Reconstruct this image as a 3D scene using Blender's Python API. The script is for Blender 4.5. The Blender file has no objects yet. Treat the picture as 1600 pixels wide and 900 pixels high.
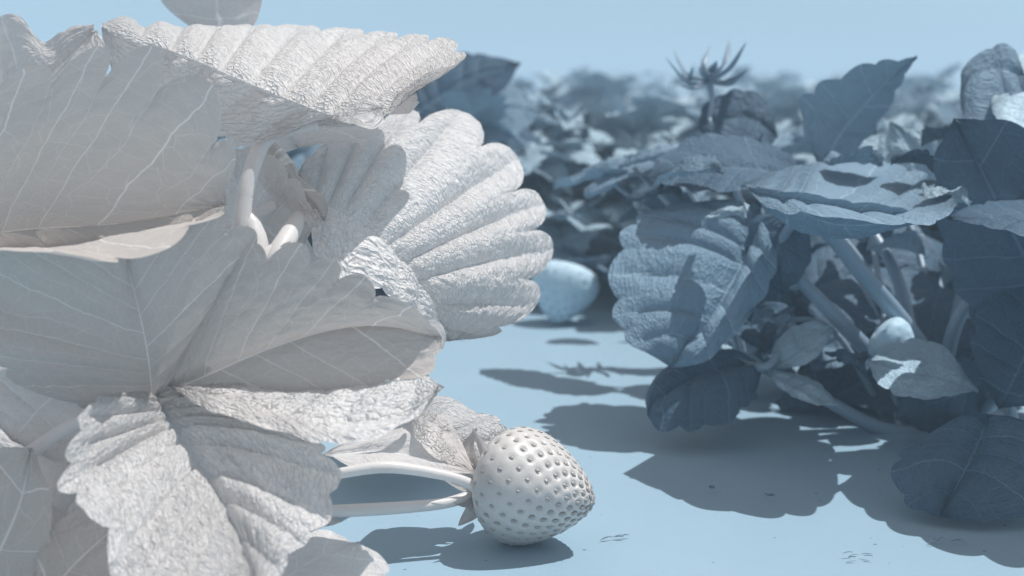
import bpy, math, random
import numpy as np
R_ = math.radians
rng = np.random.default_rng(7)
random.seed(7)
scn = bpy.context.scene
col = scn.collection

# ---------------------------------------------------------------- camera
CAM = np.array((0.0, 0.0, 0.147)); TH = R_(8.7); FPX = 2222.2
FW = np.array((0, math.cos(TH), -math.sin(TH))); UP = np.array((0, math.sin(TH), math.cos(TH))); RT = np.array((1.0, 0, 0))
cd = bpy.data.cameras.new('camera'); cam = bpy.data.objects.new('camera', cd); col.objects.link(cam)
cam.location = CAM; cam.rotation_euler = (R_(90) - TH, 0, 0)
cd.lens = 50; cd.sensor_width = 36; cd.clip_start = 0.01; cd.clip_end = 500
cd.dof.use_dof = True; cd.dof.focus_distance = 0.445; cd.dof.aperture_fstop = 14.0
scn.camera = cam
# ---------------------------------------------------------------- world and sun
SUN_EL, SUN_AZ = 67.0, 74.0          # azimuth clockwise from +Y: the sun stands high on the right
w = bpy.data.worlds.new('World'); scn.world = w; w.use_nodes = True
nt = w.node_tree; nt.nodes.clear()
out = nt.nodes.new('ShaderNodeOutputWorld'); bg = nt.nodes.new('ShaderNodeBackground'); bg.inputs[1].default_value = 0.10
sky = nt.nodes.new('ShaderNodeTexSky'); sky.sky_type = 'NISHITA'; sky.sun_disc = False
sky.sun_elevation = R_(SUN_EL); sky.sun_rotation = R_(SUN_AZ); sky.dust_density = 2.0; sky.air_density = 1.0
tc = nt.nodes.new('ShaderNodeTexCoord'); sp = nt.nodes.new('ShaderNodeSeparateXYZ'); nt.links.new(tc.outputs['Generated'], sp.inputs[0])
rp = nt.nodes.new('ShaderNodeValToRGB'); nt.links.new(sp.outputs['Z'], rp.inputs[0])
e = rp.color_ramp.elements
e[0].position = 0.0; e[0].color = (0.455, 0.665, 0.815, 1); e[1].position = 0.28; e[1].color = (0.42, 0.39, 0.385, 1)
e2 = rp.color_ramp.elements.new(0.06); e2.color = (0.425, 0.635, 0.79, 1)
e3 = rp.color_ramp.elements.new(0.16); e3.color = (0.47, 0.485, 0.50, 1)
nz = nt.nodes.new('ShaderNodeTexNoise'); nz.inputs['Scale'].default_value = 2.2; nz.inputs['Detail'].default_value = 5
mp = nt.nodes.new('ShaderNodeMapping'); mp.inputs['Scale'].default_value = (1, 1, 5); nt.links.new(tc.outputs['Generated'], mp.inputs[0]); nt.links.new(mp.outputs[0], nz.inputs[0])
mr = nt.nodes.new('ShaderNodeMapRange'); mr.inputs[1].default_value = .35; mr.inputs[2].default_value = .7; mr.inputs[3].default_value = 9.6; mr.inputs[4].default_value = 10.7
nt.links.new(nz.outputs[0], mr.inputs[0])
vm = nt.nodes.new('ShaderNodeVectorMath'); vm.operation = 'SCALE'; nt.links.new(rp.outputs[0], vm.inputs[0]); nt.links.new(mr.outputs[0], vm.inputs['Scale'])
mx = nt.nodes.new('ShaderNodeMix'); mx.data_type = 'RGBA'; mx.inputs[0].default_value = 0.93
nt.links.new(sky.outputs[0], mx.inputs[6]); nt.links.new(vm.outputs[0], mx.inputs[7])
nt.links.new(mx.outputs[2], bg.inputs[0]); nt.links.new(bg.outputs[0], out.inputs[0])
sd = bpy.data.lights.new('sun', 'SUN'); sd.energy = 4.15; sd.angle = R_(0.45); sd.color = (1.0, 0.992, 0.98)
so = bpy.data.objects.new('sun', sd); col.objects.link(so)
so.rotation_euler = (R_(90 - SUN_EL), 0, -R_(SUN_AZ) + math.pi)   # lamp looks along -Z
# exact direction
from mathutils import Vector
SUNV = Vector((math.sin(R_(SUN_AZ)) * math.cos(R_(SUN_EL)), math.cos(R_(SUN_AZ)) * math.cos(R_(SUN_EL)), math.sin(R_(SUN_EL))))
so.rotation_euler = SUNV.to_track_quat('Z', 'Y').to_euler()
scn.view_settings.view_transform = 'Standard'; scn.view_settings.look = 'None'
scn.view_settings.exposure = 0.0; scn.view_settings.gamma = 1.0; scn.view_settings.use_curve_mapping = False
scn.render.engine = 'CYCLES'; HAZE = 0.105; scn.cycles.volume_bounces = 1; scn.cycles.max_bounces = 8; scn.cycles.transparent_max_bounces = 6

# ---------------------------------------------------------------- helpers
def P(x, y, d):
    "pixel of the photograph at depth d (metres along the view axis) -> world point"
    return CAM + d * (FW + (x - 800) / FPX * RT + (450 - y) / FPX * UP)
def G(x, y, h=0.0):
    v = FW + (x - 800) / FPX * RT + (450 - y) / FPX * UP
    return CAM + v * ((h - CAM[2]) / v[2])
def smooth_curve(pts, n, u=None):
    p = np.asarray(pts, float); k = len(p)
    seg = np.maximum(np.linalg.norm(np.diff(p, axis=0), axis=1), 1e-6) ** 0.5
    kn = np.concatenate(([0], np.cumsum(seg)))
    # dense Catmull-Rom, then arc length
    m = np.gradient(p, kn, axis=0) if k > 2 else np.repeat((p[1:] - p[:1]) / kn[-1], 2, 0)
    tt = np.linspace(0, kn[-1], 400); i = np.clip(np.searchsorted(kn, tt, side='right') - 1, 0, k - 2)
    h = (kn[i + 1] - kn[i]); a = ((tt - kn[i]) / h)[:, None]; h = h[:, None]
    c = (2*a**3 - 3*a**2 + 1) * p[i] + (a**3 - 2*a**2 + a) * h * m[i] + (-2*a**3 + 3*a**2) * p[i+1] + (a**3 - a**2) * h * m[i+1]
    L = np.concatenate(([0], np.cumsum(np.linalg.norm(np.diff(c, axis=0), axis=1))))
    uu = (np.linspace(0, 1, n) if u is None else np.asarray(u)) * L[-1]
    return np.stack([np.interp(uu, L, c[:, j]) for j in range(3)], 1), L[-1]
def mesh_obj(name, V, F, mat, parent=None, uv=None, smooth=True):
    me = bpy.data.meshes.new(name)
    me.from_pydata([tuple(v) for v in V], [], [tuple(int(q) for q in f) for f in F])
    if uv is not None:
        ul = me.uv_layers.new(name='UVMap'); idx = np.empty(len(me.loops), int); me.loops.foreach_get('vertex_index', idx)
        ul.data.foreach_set('uv', np.asarray(uv, np.float32)[idx].ravel())
    if smooth: me.polygons.foreach_set('use_smooth', [True] * len(me.polygons))
    me.materials.append(mat); me.update()
    o = bpy.data.objects.new(name, me); col.objects.link(o)
    if parent is not None:
        o.parent = parent; o.matrix_parent_inverse.identity()
        if world_loc(parent).length > 0: me.transform(__import__('mathutils').Matrix.Translation(-world_loc(parent)))
    return o
def world_loc(o):
    v = Vector((0, 0, 0))
    while o is not None: v += o.location; o = o.parent
    return v
def thing(name, label, cat, loc=(0, 0, 0), group=None):
    o = bpy.data.objects.new(name, None); col.objects.link(o); o.location = tuple(loc); o.empty_display_size = .02
    return tag(o, label, cat, group)
def tag(o, label, cat, group=None):
    o['label'] = label; o['category'] = cat
    if group: o['group'] = group
    return o
def grid_faces(a, b, off=0):
    i, j = np.meshgrid(np.arange(a - 1), np.arange(b - 1), indexing='ij'); q = (i * b + j + off).ravel()
    return np.stack([q, q + b, q + b + 1, q + 1], 1)
def vnoise(x, y, seed=0):
    "smooth value noise, numpy"
    xi = np.floor(x).astype(int); yi = np.floor(y).astype(int); fx = x - xi; fy = y - yi
    fx = fx*fx*(3-2*fx); fy = fy*fy*(3-2*fy)
    def h(a, b):
        n = np.sin(a * 127.1 + b * 311.7 + seed * 74.7) * 43758.5453; return n - np.floor(n)
    return (h(xi, yi)*(1-fx) + h(xi+1, yi)*fx)*(1-fy) + (h(xi, yi+1)*(1-fx) + h(xi+1, yi+1)*fx)*fy - .5

def leaf_geo(mid, left, right, nl=7, nr=7, amp=.09, pleat=.0012, bulge=(0, 0), ns=150, ntt=34, fine=.0002, seed=0, wave=.0015, sweep=.72, midgroove=.0012, mp=1.15):
    "leaf blade spanned between a midrib and two margins; lateral veins end in the teeth"
    s = np.linspace(0, 1, ns); amp = amp * 2.5
    M, LM = smooth_curve(mid, ns, s ** mp * (sweep + (1 - sweep) * s))
    Vs, Fs, UVs, edges = [], [], [], []; off = 0
    for side, (mg, n, bl) in enumerate(((left, nl, bulge[0]), (right, nr, bulge[1]))):
        B, LB = smooth_curve(mg, ns, s)
        t = np.linspace(0, 1, ntt)[None, :, None]
        D = B - M; wd = np.linalg.norm(D, axis=1); mean_w = wd.mean(); ww = (s * n)[:, None]
        phase = ww + .18 * np.sin(s[:, None] * 5 + seed) + .16 * np.sin(s[:, None] * 17 + 2 * seed)
        lobe = np.abs(np.cos(math.pi * (phase + .06 * np.sin(2 * math.pi * phase)))) ** .62 - .62 + .10 * vnoise(phase * .9 + .3, np.full_like(phase, seed), seed)
        env = np.clip(s * 7, 0, 1)[:, None] * np.clip((1 - s) * 16, .35, 1)[:, None]
        te = t * (1 + (amp * lobe * env)[:, :, None] * t ** 3)
        Tg = np.gradient(B, s, axis=0); Tg /= np.maximum(np.linalg.norm(Tg, axis=1, keepdims=True), 1e-9)
        Q = M[:, None, :] + te * D[:, None, :] + (amp * mean_w * .35 * np.sin(2 * math.pi * phase) * env)[:, :, None] * t ** 4 * Tg[:, None, :] * .5
        # normals
        du = np.gradient(Q, axis=0); dv = np.gradient(Q, axis=1); N = np.cross(du, dv)
        N /= np.maximum(np.linalg.norm(N, axis=2, keepdims=True), 1e-12)
        # keep the normal turned to the camera side so signs mean the same on every leaf
        view = CAM - Q.mean((0, 1)); 
        if (N.mean((0, 1)) @ view) < 0: N = -N
        N = N * .5 + N.mean((0, 1)) * .5; tt = t[:, :, 0]
        width_env = np.minimum(wd / max(wd.max(), 1e-6) * 2, 1)[:, None]
        hgt = bl * np.sin(math.pi * tt ** .85) * width_env * np.ones_like(ww)
        pl = (np.abs(np.sin(math.pi * phase)) ** .6 - .6) * (1 + .5 * vnoise(phase * .8, tt * 3, seed + 8))
        hgt = hgt + pleat * min(1, mean_w / .026) * pl * np.sin(math.pi * np.clip(tt, 0, .97) ** .8) ** .6 * width_env
        hgt = hgt + wave * vnoise(s[:, None] * 5 + 3 * side, tt * 2.5 + side * 9, seed + 3) * 2 * tt
        hgt = hgt + fine * (vnoise(s[:, None] * n * 4.5, tt * n * 2.2 + 50 * side, seed) + .5 * vnoise(s[:, None] * n * 10, tt * n * 5, seed + 5)) * 2
        hgt = hgt * np.minimum(tt * mean_w / .0015, 1) + midgroove * (1 - np.exp(-(tt * mean_w / .0022) ** 2)) * np.clip(1.15 - tt, 0, 1)
        Q = Q + N * hgt[:, :, None]
        Q[:, 0] = M
        spc = LM / n
        uv = np.stack([phase * np.ones_like(tt) + 20 * side, te[:, :, 0] * (mean_w / spc)], 2)
        Vs.append(Q.reshape(-1, 3)); UVs.append(uv.reshape(-1, 2)); Fs.append(grid_faces(ns, ntt, off)); off += ns * ntt
        edges.append(Q[:, -1]); 
    return np.concatenate(Vs), np.concatenate(Fs), np.concatenate(UVs), edges, M
def px(pts): return [P(*p) for p in pts]
def leaf(parent, mid, left, right, mat, label=None, name='leaf', hairs=0, **k):
    V, F, UV, ed, M = leaf_geo(px(mid), px(left), px(right), **k)
    o = mesh_obj(name, V, F, mat, parent, UV)
    if label: o['label'] = label
    if hairs:
        hv, hf = [], []; r = np.random.default_rng(5)
        for E in ed:
            c = V.mean(0)
            for _ in range(hairs):
                i = r.integers(8, len(E) - 8); p = E[i]; dd = p - c; dd /= np.linalg.norm(dd)
                dd = dd + r.normal(0, .45, 3); dd /= np.linalg.norm(dd); L = r.uniform(.0008, .0019)
                hv_add(hv, hf, p, p + dd * L, .00007)
        mesh_obj('leaf_hairs', np.array(hv), hf, M_HAIR, o)
    return o
def hv_add(V, F, a, b, r):
    a = np.asarray(a); b = np.asarray(b); d = b - a; x = np.cross(d, (0.3, .5, .8)); x /= np.linalg.norm(x); y = np.cross(d, x); y /= np.linalg.norm(y)
    k = len(V)
    for q in range(3): V.append(a + r * (math.cos(q * 2.094) * x + math.sin(q * 2.094) * y))
    V.append(b); F += [(k, k + 1, k + 3), (k + 1, k + 2, k + 3), (k + 2, k, k + 3)]
def tube_geo(pts, radii, n=40, m=14, off=0, flat=1.0):
    C, L = smooth_curve(pts, n); rr = np.interp(np.linspace(0, 1, n), np.linspace(0, 1, len(radii)), radii)
    T = np.gradient(C, axis=0); T /= np.linalg.norm(T, axis=1, keepdims=True)
    ref = np.array((.12, .3, .95)); X = np.cross(T, ref); X /= np.linalg.norm(X, axis=1, keepdims=True); Y = np.cross(T, X)
    a = np.linspace(0, 2 * math.pi, m, endpoint=False)
    V = C[:, None] + rr[:, None, None] * (np.cos(a)[None, :, None] * X[:, None] + flat * np.sin(a)[None, :, None] * Y[:, None])
    V = V.reshape(-1, 3); F = []
    for i in range(n - 1):
        for j in range(m):
            F.append((off + i*m + j, off + i*m + (j+1) % m, off + (i+1)*m + (j+1) % m, off + (i+1)*m + j))
    F.append(tuple(off + j for j in range(m))[::-1]); F.append(tuple(off + (n-1)*m + j for j in range(m)))
    return V, F
def stalk(parent, pts, radii, mat, name='stalk', m=14, n=40, label=None):
    V, F = tube_geo(px(pts), radii, n, m)
    uv = np.stack([np.tile(np.arange(m) / m, n), np.repeat(np.arange(n) / n, m)], 1)
    o = mesh_obj(name, V, F, mat, parent, uv)
    if label: o['label'] = label
    return o

# ---------------------------------------------------------------- materials
def newmat(name):
    m = bpy.data.materials.new(name); m.use_nodes = True; t = m.node_tree; t.nodes.clear()
    return m, t, t.nodes.new('ShaderNodeOutputMaterial')
def N(t, kind, **k):
    n = t.nodes.new(kind)
    for a, v in k.items(): setattr(n, a, v)
    return n
def math_(t, op, a, b=None, c=None, clamp=False):
    n = t.nodes.new('ShaderNodeMath'); n.operation = op; n.use_clamp = clamp
    for i, v in enumerate((a, b, c)):
        if v is None: continue
        if isinstance(v, (int, float)): n.inputs[i].default_value = v
        else: t.links.new(v, n.inputs[i])
    return n.outputs[0]
def mixc(t, f, a, b):
    n = t.nodes.new('ShaderNodeMix'); n.data_type = 'RGBA'
    for i, v in ((0, f), (6, a), (7, b)):
        if isinstance(v, (int, float)): n.inputs[i].default_value = v
        elif isinstance(v, tuple): n.inputs[i].default_value = (*v, 1)
        else: t.links.new(v, n.inputs[i])
    return n.outputs[2]
def leaf_material(name, base, vein, trans, tcol, bump=.0006, rough=.5, spec=.4, veinw=.03, fine=1.0, side_fac=.75, mottle=.05, TER=.45):
    m, t, out = newmat(name); L = t.links
    uv = N(t, 'ShaderNodeUVMap').outputs[0]
    nz = N(t, 'ShaderNodeTexNoise'); nz.inputs['Scale'].default_value = 1.3; nz.inputs['Detail'].default_value = 2; L.new(uv, nz.inputs[0])
    wob = N(t, 'ShaderNodeVectorMath', operation='MULTIPLY_ADD'); L.new(nz.outputs['Color'], wob.inputs[0]); wob.inputs[1].default_value = (.22, .30, 0); wob.inputs[2].default_value = (0, 0, 0)
    add = N(t, 'ShaderNodeVectorMath', operation='ADD'); L.new(uv, add.inputs[0]); L.new(wob.outputs[0], add.inputs[1])
    sx = N(t, 'ShaderNodeSeparateXYZ'); L.new(uv, sx.inputs[0]); U, Vv = sx.outputs[0], sx.outputs[1]
    sw = N(t, 'ShaderNodeSeparateXYZ'); L.new(add.outputs[0], sw.inputs[0])
    # distance to lateral veins (whole numbers of u), to the midrib (v = 0)
    lat = math_(t, 'PINGPONG', math_(t, 'ADD', sw.outputs[0], -.11), .5)
    wv = math_(t, 'MULTIPLY', math_(t, 'MAXIMUM', math_(t, 'SUBTRACT', 1.1, math_(t, 'MULTIPLY', Vv, .12)), .3), veinw)
    latm = math_(t, 'SUBTRACT', 1, math_(t, 'DIVIDE', lat, wv), clamp=True)
    lat2 = math_(t, 'PINGPONG', math_(t, 'ADD', math_(t, 'ADD', sw.outputs[0], .39), math_(t, 'MULTIPLY', math_(t, 'SINE', math_(t, 'MULTIPLY', Vv, 2.1)), .07)), .5)
    lat2m = math_(t, 'MULTIPLY', math_(t, 'SUBTRACT', 1, math_(t, 'DIVIDE', lat2, veinw * .6), clamp=True), math_(t, 'MULTIPLY', math_(t, 'SUBTRACT', Vv, .7, clamp=True), .6))
    midm = math_(t, 'SUBTRACT', 1, math_(t, 'DIVIDE', Vv, veinw * 1.7), clamp=True)
    def vor(scale, rnd, sxy=(1, 1, 1)):
        mpn = N(t, 'ShaderNodeMapping'); mpn.inputs['Scale'].default_value = sxy; L.new(add.outputs[0], mpn.inputs[0])
        v = N(t, 'ShaderNodeTexVoronoi', feature='DISTANCE_TO_EDGE'); v.voronoi_dimensions = '2D'
        v.inputs['Scale'].default_value = scale; v.inputs['Randomness'].default_value = rnd; L.new(mpn.outputs[0], v.inputs['Vector']); return v.outputs['Distance']
    c1 = vor(2.3, .95, (.85, 1.25, 1)); c2 = vor(6.6, 1.0, (.8, 1.3, 1)); c3 = vor(12, 1.0)
    ter = math_(t, 'SUBTRACT', 1, math_(t, 'DIVIDE', c1, .026), clamp=True)
    qua = math_(t, 'SUBTRACT', 1, math_(t, 'DIVIDE', c2, .05), clamp=True)
    veins = math_(t, 'MAXIMUM', math_(t, 'MAXIMUM', math_(t, 'MAXIMUM', latm, lat2m), midm), math_(t, 'MAXIMUM', math_(t, 'MULTIPLY', ter, TER), math_(t, 'MULTIPLY', qua, .16)))
    # albedo
    n2 = N(t, 'ShaderNodeTexNoise'); n2.inputs['Scale'].default_value = .9; n2.inputs['Detail'].default_value = 6; n2.inputs['Roughness'].default_value = .65; L.new(uv, n2.inputs[0])
    var = math_(t, 'MULTIPLY_ADD', n2.outputs[0], mottle * 4, 1 - mottle * 2)
    bs = N(t, 'ShaderNodeVectorMath', operation='SCALE'); bs.inputs[0].default_value = base; L.new(var, bs.inputs['Scale'])
    colr = mixc(t, veins, bs.outputs[0], vein)
    # relief: blisters between the veins, lateral furrows
    dome2 = math_(t, 'POWER', math_(t, 'MULTIPLY', c2, 2.6, clamp=True), .55)
    dome1 = math_(t, 'POWER', math_(t, 'MULTIPLY', c1, 2.0, clamp=True), .6)
    fur = math_(t, 'POWER', math_(t, 'MULTIPLY', lat, 3.0, clamp=True), .6)
    n3 = N(t, 'ShaderNodeTexNoise'); n3.inputs['Scale'].default_value = 26 * fine; n3.inputs['Detail'].default_value = 3; L.new(uv, n3.inputs[0])
    h = math_(t, 'ADD', math_(t, 'MULTIPLY', dome2, .36), math_(t, 'MULTIPLY', dome1, .55))
    h = math_(t, 'ADD', h, math_(t, 'MULTIPLY', fur, .9)); h = math_(t, 'ADD', h, math_(t, 'MULTIPLY', c3, .35)); h = math_(t, 'ADD', h, math_(t, 'MULTIPLY', n3.outputs[0], .14))
    bp = N(t, 'ShaderNodeBump'); bp.inputs['Strength'].default_value = 1.0; bp.inputs['Distance'].default_value = bump; L.new(h, bp.inputs['Height'])
    pb = N(t, 'ShaderNodeBsdfPrincipled'); L.new(colr, pb.inputs['Base Color']); pb.inputs['Roughness'].default_value = rough
    pb.inputs['Specular IOR Level'].default_value = spec; L.new(bp.outputs[0], pb.inputs['Normal'])
    tr = N(t, 'ShaderNodeBsdfTranslucent'); tr.inputs[0].default_value = (*tcol, 1); L.new(mixc(t, math_(t, 'MULTIPLY', veins, .6), tcol, tuple(min(1, c * 1.5) for c in tcol)), tr.inputs[0])
    ms = N(t, 'ShaderNodeMixShader'); ms.inputs[0].default_value = trans; L.new(pb.outputs[0], ms.inputs[1]); L.new(tr.outputs[0], ms.inputs[2]); L.new(ms.outputs[0], out.inputs[0])
    return m
def plain(name, base, rough=.5, spec=.4, trans=0.0, tcol=None, nscale=60, nvar=.12, bump=.0003, bscale=200, stretch=(1, 1, 1), coord='Object'):
    m, t, out = newmat(name); L = t.links
    tcn = N(t, 'ShaderNodeTexCoord').outputs[coord]
    mpn = N(t, 'ShaderNodeMapping'); mpn.inputs['Scale'].default_value = stretch; L.new(tcn, mpn.inputs[0])
    a = N(t, 'ShaderNodeTexNoise'); a.inputs['Scale'].default_value = nscale; a.inputs['Detail'].default_value = 5; L.new(mpn.outputs[0], a.inputs[0])
    b = N(t, 'ShaderNodeTexNoise'); b.inputs['Scale'].default_value = bscale; b.inputs['Detail'].default_value = 4; L.new(mpn.outputs[0], b.inputs[0])
    sc = N(t, 'ShaderNodeVectorMath', operation='SCALE'); sc.inputs[0].default_value = base; L.new(math_(t, 'MULTIPLY_ADD', a.outputs[0], nvar * 2, 1 - nvar), sc.inputs['Scale'])
    bp = N(t, 'ShaderNodeBump'); bp.inputs['Distance'].default_value = bump; L.new(b.outputs[0], bp.inputs['Height'])
    pb = N(t, 'ShaderNodeBsdfPrincipled'); L.new(sc.outputs[0], pb.inputs['Base Color']); pb.inputs['Roughness'].default_value = rough
    pb.inputs['Specular IOR Level'].default_value = spec; L.new(bp.outputs[0], pb.inputs['Normal'])
    if trans > 0:
        tr = N(t, 'ShaderNodeBsdfTranslucent'); tr.inputs[0].default_value = (*(tcol or base), 1)
        ms = N(t, 'ShaderNodeMixShader'); ms.inputs[0].default_value = trans; L.new(pb.outputs[0], ms.inputs[1]); L.new(tr.outputs[0], ms.inputs[2]); L.new(ms.outputs[0], out.inputs[0])
    else: L.new(pb.outputs[0], out.inputs[0])
    return m
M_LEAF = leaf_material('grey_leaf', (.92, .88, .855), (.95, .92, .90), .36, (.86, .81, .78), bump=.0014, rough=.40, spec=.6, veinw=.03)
M_SMOOTH_SHADE = leaf_material('grey_leaf_smooth_shade', (.575, .53, .495), (.92, .89, .86), .20, (.62, .57, .54), bump=.00022, rough=.5, spec=.3, veinw=.020, mottle=.03, TER=.36)  # darker base puts the shade on the near leaves into the colour
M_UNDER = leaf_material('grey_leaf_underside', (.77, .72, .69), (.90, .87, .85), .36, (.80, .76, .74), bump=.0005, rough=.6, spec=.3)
M_STALK = plain('grey_stalk', (.86, .83, .81), .4, .4, .30, (.9, .87, .85), 80, .06, .0002, 300)
M_HAIR = plain('leaf_hair', (.85, .85, .85), .5, .3, .4, (.9, .9, .9))
M_BLUE_SHADE = leaf_material('dark_blue_leaf_shade', (.072, .130, .192), (.15, .24, .33), .03, (.13, .2, .27), bump=.0008, rough=.5, spec=.18, mottle=.07)  # dark copy of the blue leaf: shade put into the colour
M_PALE_LIT = leaf_material('pale_blue_leaf_lit', (.42, .585, .69), (.50, .67, .78), .05, (.3, .4, .5), bump=.0009, rough=.4, spec=.5, mottle=.07)  # light copy of the blue leaf: sunlight put into the colour
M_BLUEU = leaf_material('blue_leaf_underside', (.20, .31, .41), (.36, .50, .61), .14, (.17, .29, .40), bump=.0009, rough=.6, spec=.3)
M_BSTALK = plain('blue_stalk', (.24, .34, .43), .35, .6, .05, (.3, .45, .58), 80, .08, .0002, 300)

# ---------------------------------------------------------------- ground
def ground_material():
    m, t, out = newmat('plastic_mulch'); L = t.links
    tcn = N(t, 'ShaderNodeTexCoord').outputs['Object']
    a = N(t, 'ShaderNodeTexNoise'); a.inputs['Scale'].default_value = 14; a.inputs['Detail'].default_value = 6; L.new(tcn, a.inputs[0])
    b = N(t, 'ShaderNodeTexNoise'); b.inputs['Scale'].default_value = 420; b.inputs['Detail'].default_value = 4; b.inputs['Roughness'].default_value = .7; L.new(tcn, b.inputs[0])
    v = N(t, 'ShaderNodeTexVoronoi'); v.voronoi_dimensions = '2D'; v.inputs['Scale'].default_value = 130; v.inputs['Randomness'].default_value = 1; L.new(tcn, v.inputs['Vector'])
    wn = N(t, 'ShaderNodeSeparateColor'); L.new(v.outputs['Color'], wn.inputs[0])
    speck = math_(t, 'MULTIPLY', math_(t, 'LESS_THAN', v.outputs['Distance'], math_(t, 'MULTIPLY', math_(t, 'POWER', wn.outputs[1], 2.0), .085)), math_(t, 'GREATER_THAN', wn.outputs[0], .82))
    v2 = N(t, 'ShaderNodeTexNoise'); v2.inputs['Scale'].default_value = 6; v2.inputs['Detail'].default_value = 8; v2.inputs['Roughness'].default_value = .75; L.new(tcn, v2.inputs[0])
    stain = N(t, 'ShaderNodeMapRange'); stain.inputs[1].default_value = .52; stain.inputs[2].default_value = .8; stain.inputs[4].default_value = .45; L.new(v2.outputs[0], stain.inputs[0])
    c = mixc(t, a.outputs[0], (.27, .40, .495), (.31, .44, .535))
    c = mixc(t, math_(t, 'MULTIPLY', b.outputs[0], .25), c, (.25, .38, .465))
    c = mixc(t, stain.outputs[0], c, (.26, .37, .45))
    c = mixc(t, math_(t, 'MULTIPLY', speck, .8), c, (.09, .13, .17))
    wv = N(t, 'ShaderNodeTexWave', bands_direction='X'); wv.inputs['Scale'].default_value = 5; wv.inputs['Distortion'].default_value = 6; wv.inputs['Detail'].default_value = 3; L.new(tcn, wv.inputs[0])
    hh = math_(t, 'ADD', math_(t, 'MULTIPLY', b.outputs[0], .06), math_(t, 'MULTIPLY', a.outputs[0], .9)); hh = math_(t, 'ADD', hh, math_(t, 'MULTIPLY', wv.outputs[0], .25))
    bp = N(t, 'ShaderNodeBump'); bp.inputs['Distance'].default_value = .0022; L.new(hh, bp.inputs['Height'])
    pb = N(t, 'ShaderNodeBsdfPrincipled'); L.new(c, pb.inputs['Base Color']); pb.inputs['Roughness'].default_value = .55; pb.inputs['Specular IOR Level'].default_value = .25
    L.new(bp.outputs[0], pb.inputs['Normal']); L.new(pb.outputs[0], out.inputs[0]); return m
M_GROUND = ground_material()
nx, ny = 260, 200
X = np.linspace(-1.6, 1.9, nx); Y = np.concatenate((np.linspace(-.7, 1.18, ny - 8), np.linspace(1.2, 1.36, 8)))
XX, YY = np.meshgrid(X, Y, indexing='ij')
ZZ = .0016 * vnoise(XX * 11, YY * 9, 2) + .0007 * vnoise(XX * 40 + YY * 9, YY * 25, 4)
ZZ = ZZ - .16 * np.clip((YY - 1.16) / .2, 0, 1) ** 1.5
g = mesh_obj('plastic_ground_cover', np.stack([XX, YY, ZZ], 2).reshape(-1, 3), grid_faces(nx, ny)[:, ::-1], M_GROUND); g['kind'] = 'structure'
M_SOIL = plain('soil', (.30, .43, .52), .9, .1, nscale=3, nvar=.3, bump=.02, bscale=25)
V = [(-60, -10, -.165), (60, -10, -.165), (60, 90, -.165), (-60, 90, -.165)]
g2 = mesh_obj('ground', V, [(0, 1, 2, 3)], M_SOIL, smooth=False); g2['kind'] = 'structure'

hz = bpy.data.materials.new('haze'); hz.use_nodes = True; ht = hz.node_tree; ht.nodes.clear()
ho = ht.nodes.new('ShaderNodeOutputMaterial'); hv = ht.nodes.new('ShaderNodeVolumePrincipled'); hv.inputs['Color'].default_value = (.62, .81, .96, 1); hv.inputs['Density'].default_value = HAZE; hv.inputs['Anisotropy'].default_value = 0.0
ht.links.new(hv.outputs[0], ho.inputs['Volume'])
bx = [(x, y, z) for x in (-62, 62) for y in (-12, 92) for z in (-1.2, .45)]
hb = mesh_obj('haze', bx, [(0, 1, 3, 2), (4, 6, 7, 5), (0, 4, 5, 1), (2, 3, 7, 6), (0, 2, 6, 4), (1, 5, 7, 3)], hz, smooth=False); hb['kind'] = 'stuff'

# ---------------------------------------------------------------- the near plant
fp = thing('strawberry_plant', 'large pale grey strawberry plant with big toothed leaves filling the left foreground', 'plant', G(260, 800) * np.array((1, 1, 0)) + np.array((-.02, .04, 0)))
# upper left leaf facing the camera, lower half curled up into the sun
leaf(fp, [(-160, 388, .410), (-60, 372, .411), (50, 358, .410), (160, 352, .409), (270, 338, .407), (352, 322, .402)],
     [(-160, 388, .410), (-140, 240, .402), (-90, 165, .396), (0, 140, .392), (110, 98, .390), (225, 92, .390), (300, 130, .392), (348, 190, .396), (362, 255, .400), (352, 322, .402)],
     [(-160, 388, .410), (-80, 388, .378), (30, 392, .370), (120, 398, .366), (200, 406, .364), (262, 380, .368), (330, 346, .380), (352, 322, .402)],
     M_SMOOTH_SHADE, 'broad flat leaf with pale veins and a sunlit rolled lower rim', nl=9, nr=7, amp=.085, pleat=.0005, bulge=(.002, -.002), seed=1, wave=.001, sweep=.35, mp=1.6)
# crinkled leaf tips peeping above it
leaf(fp, [(-60, 260, 0.428), (20, 190, 0.426), (90, 110, 0.422), (150, 50, 0.420)],
     [(-60, 260, 0.428), (-70, 140, 0.438), (-20, 55, 0.433), (30, 26, 0.428), (68, 66, 0.424), (100, 45, 0.422), (150, 38, 0.420)],
     [(-60, 260, 0.428), (60, 230, 0.418), (140, 150, 0.413), (167, 90, 0.413), (150, 45, 0.420)],
     M_UNDER, nl=5, nr=4, amp=.05, pleat=.0008, seed=2)
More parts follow.
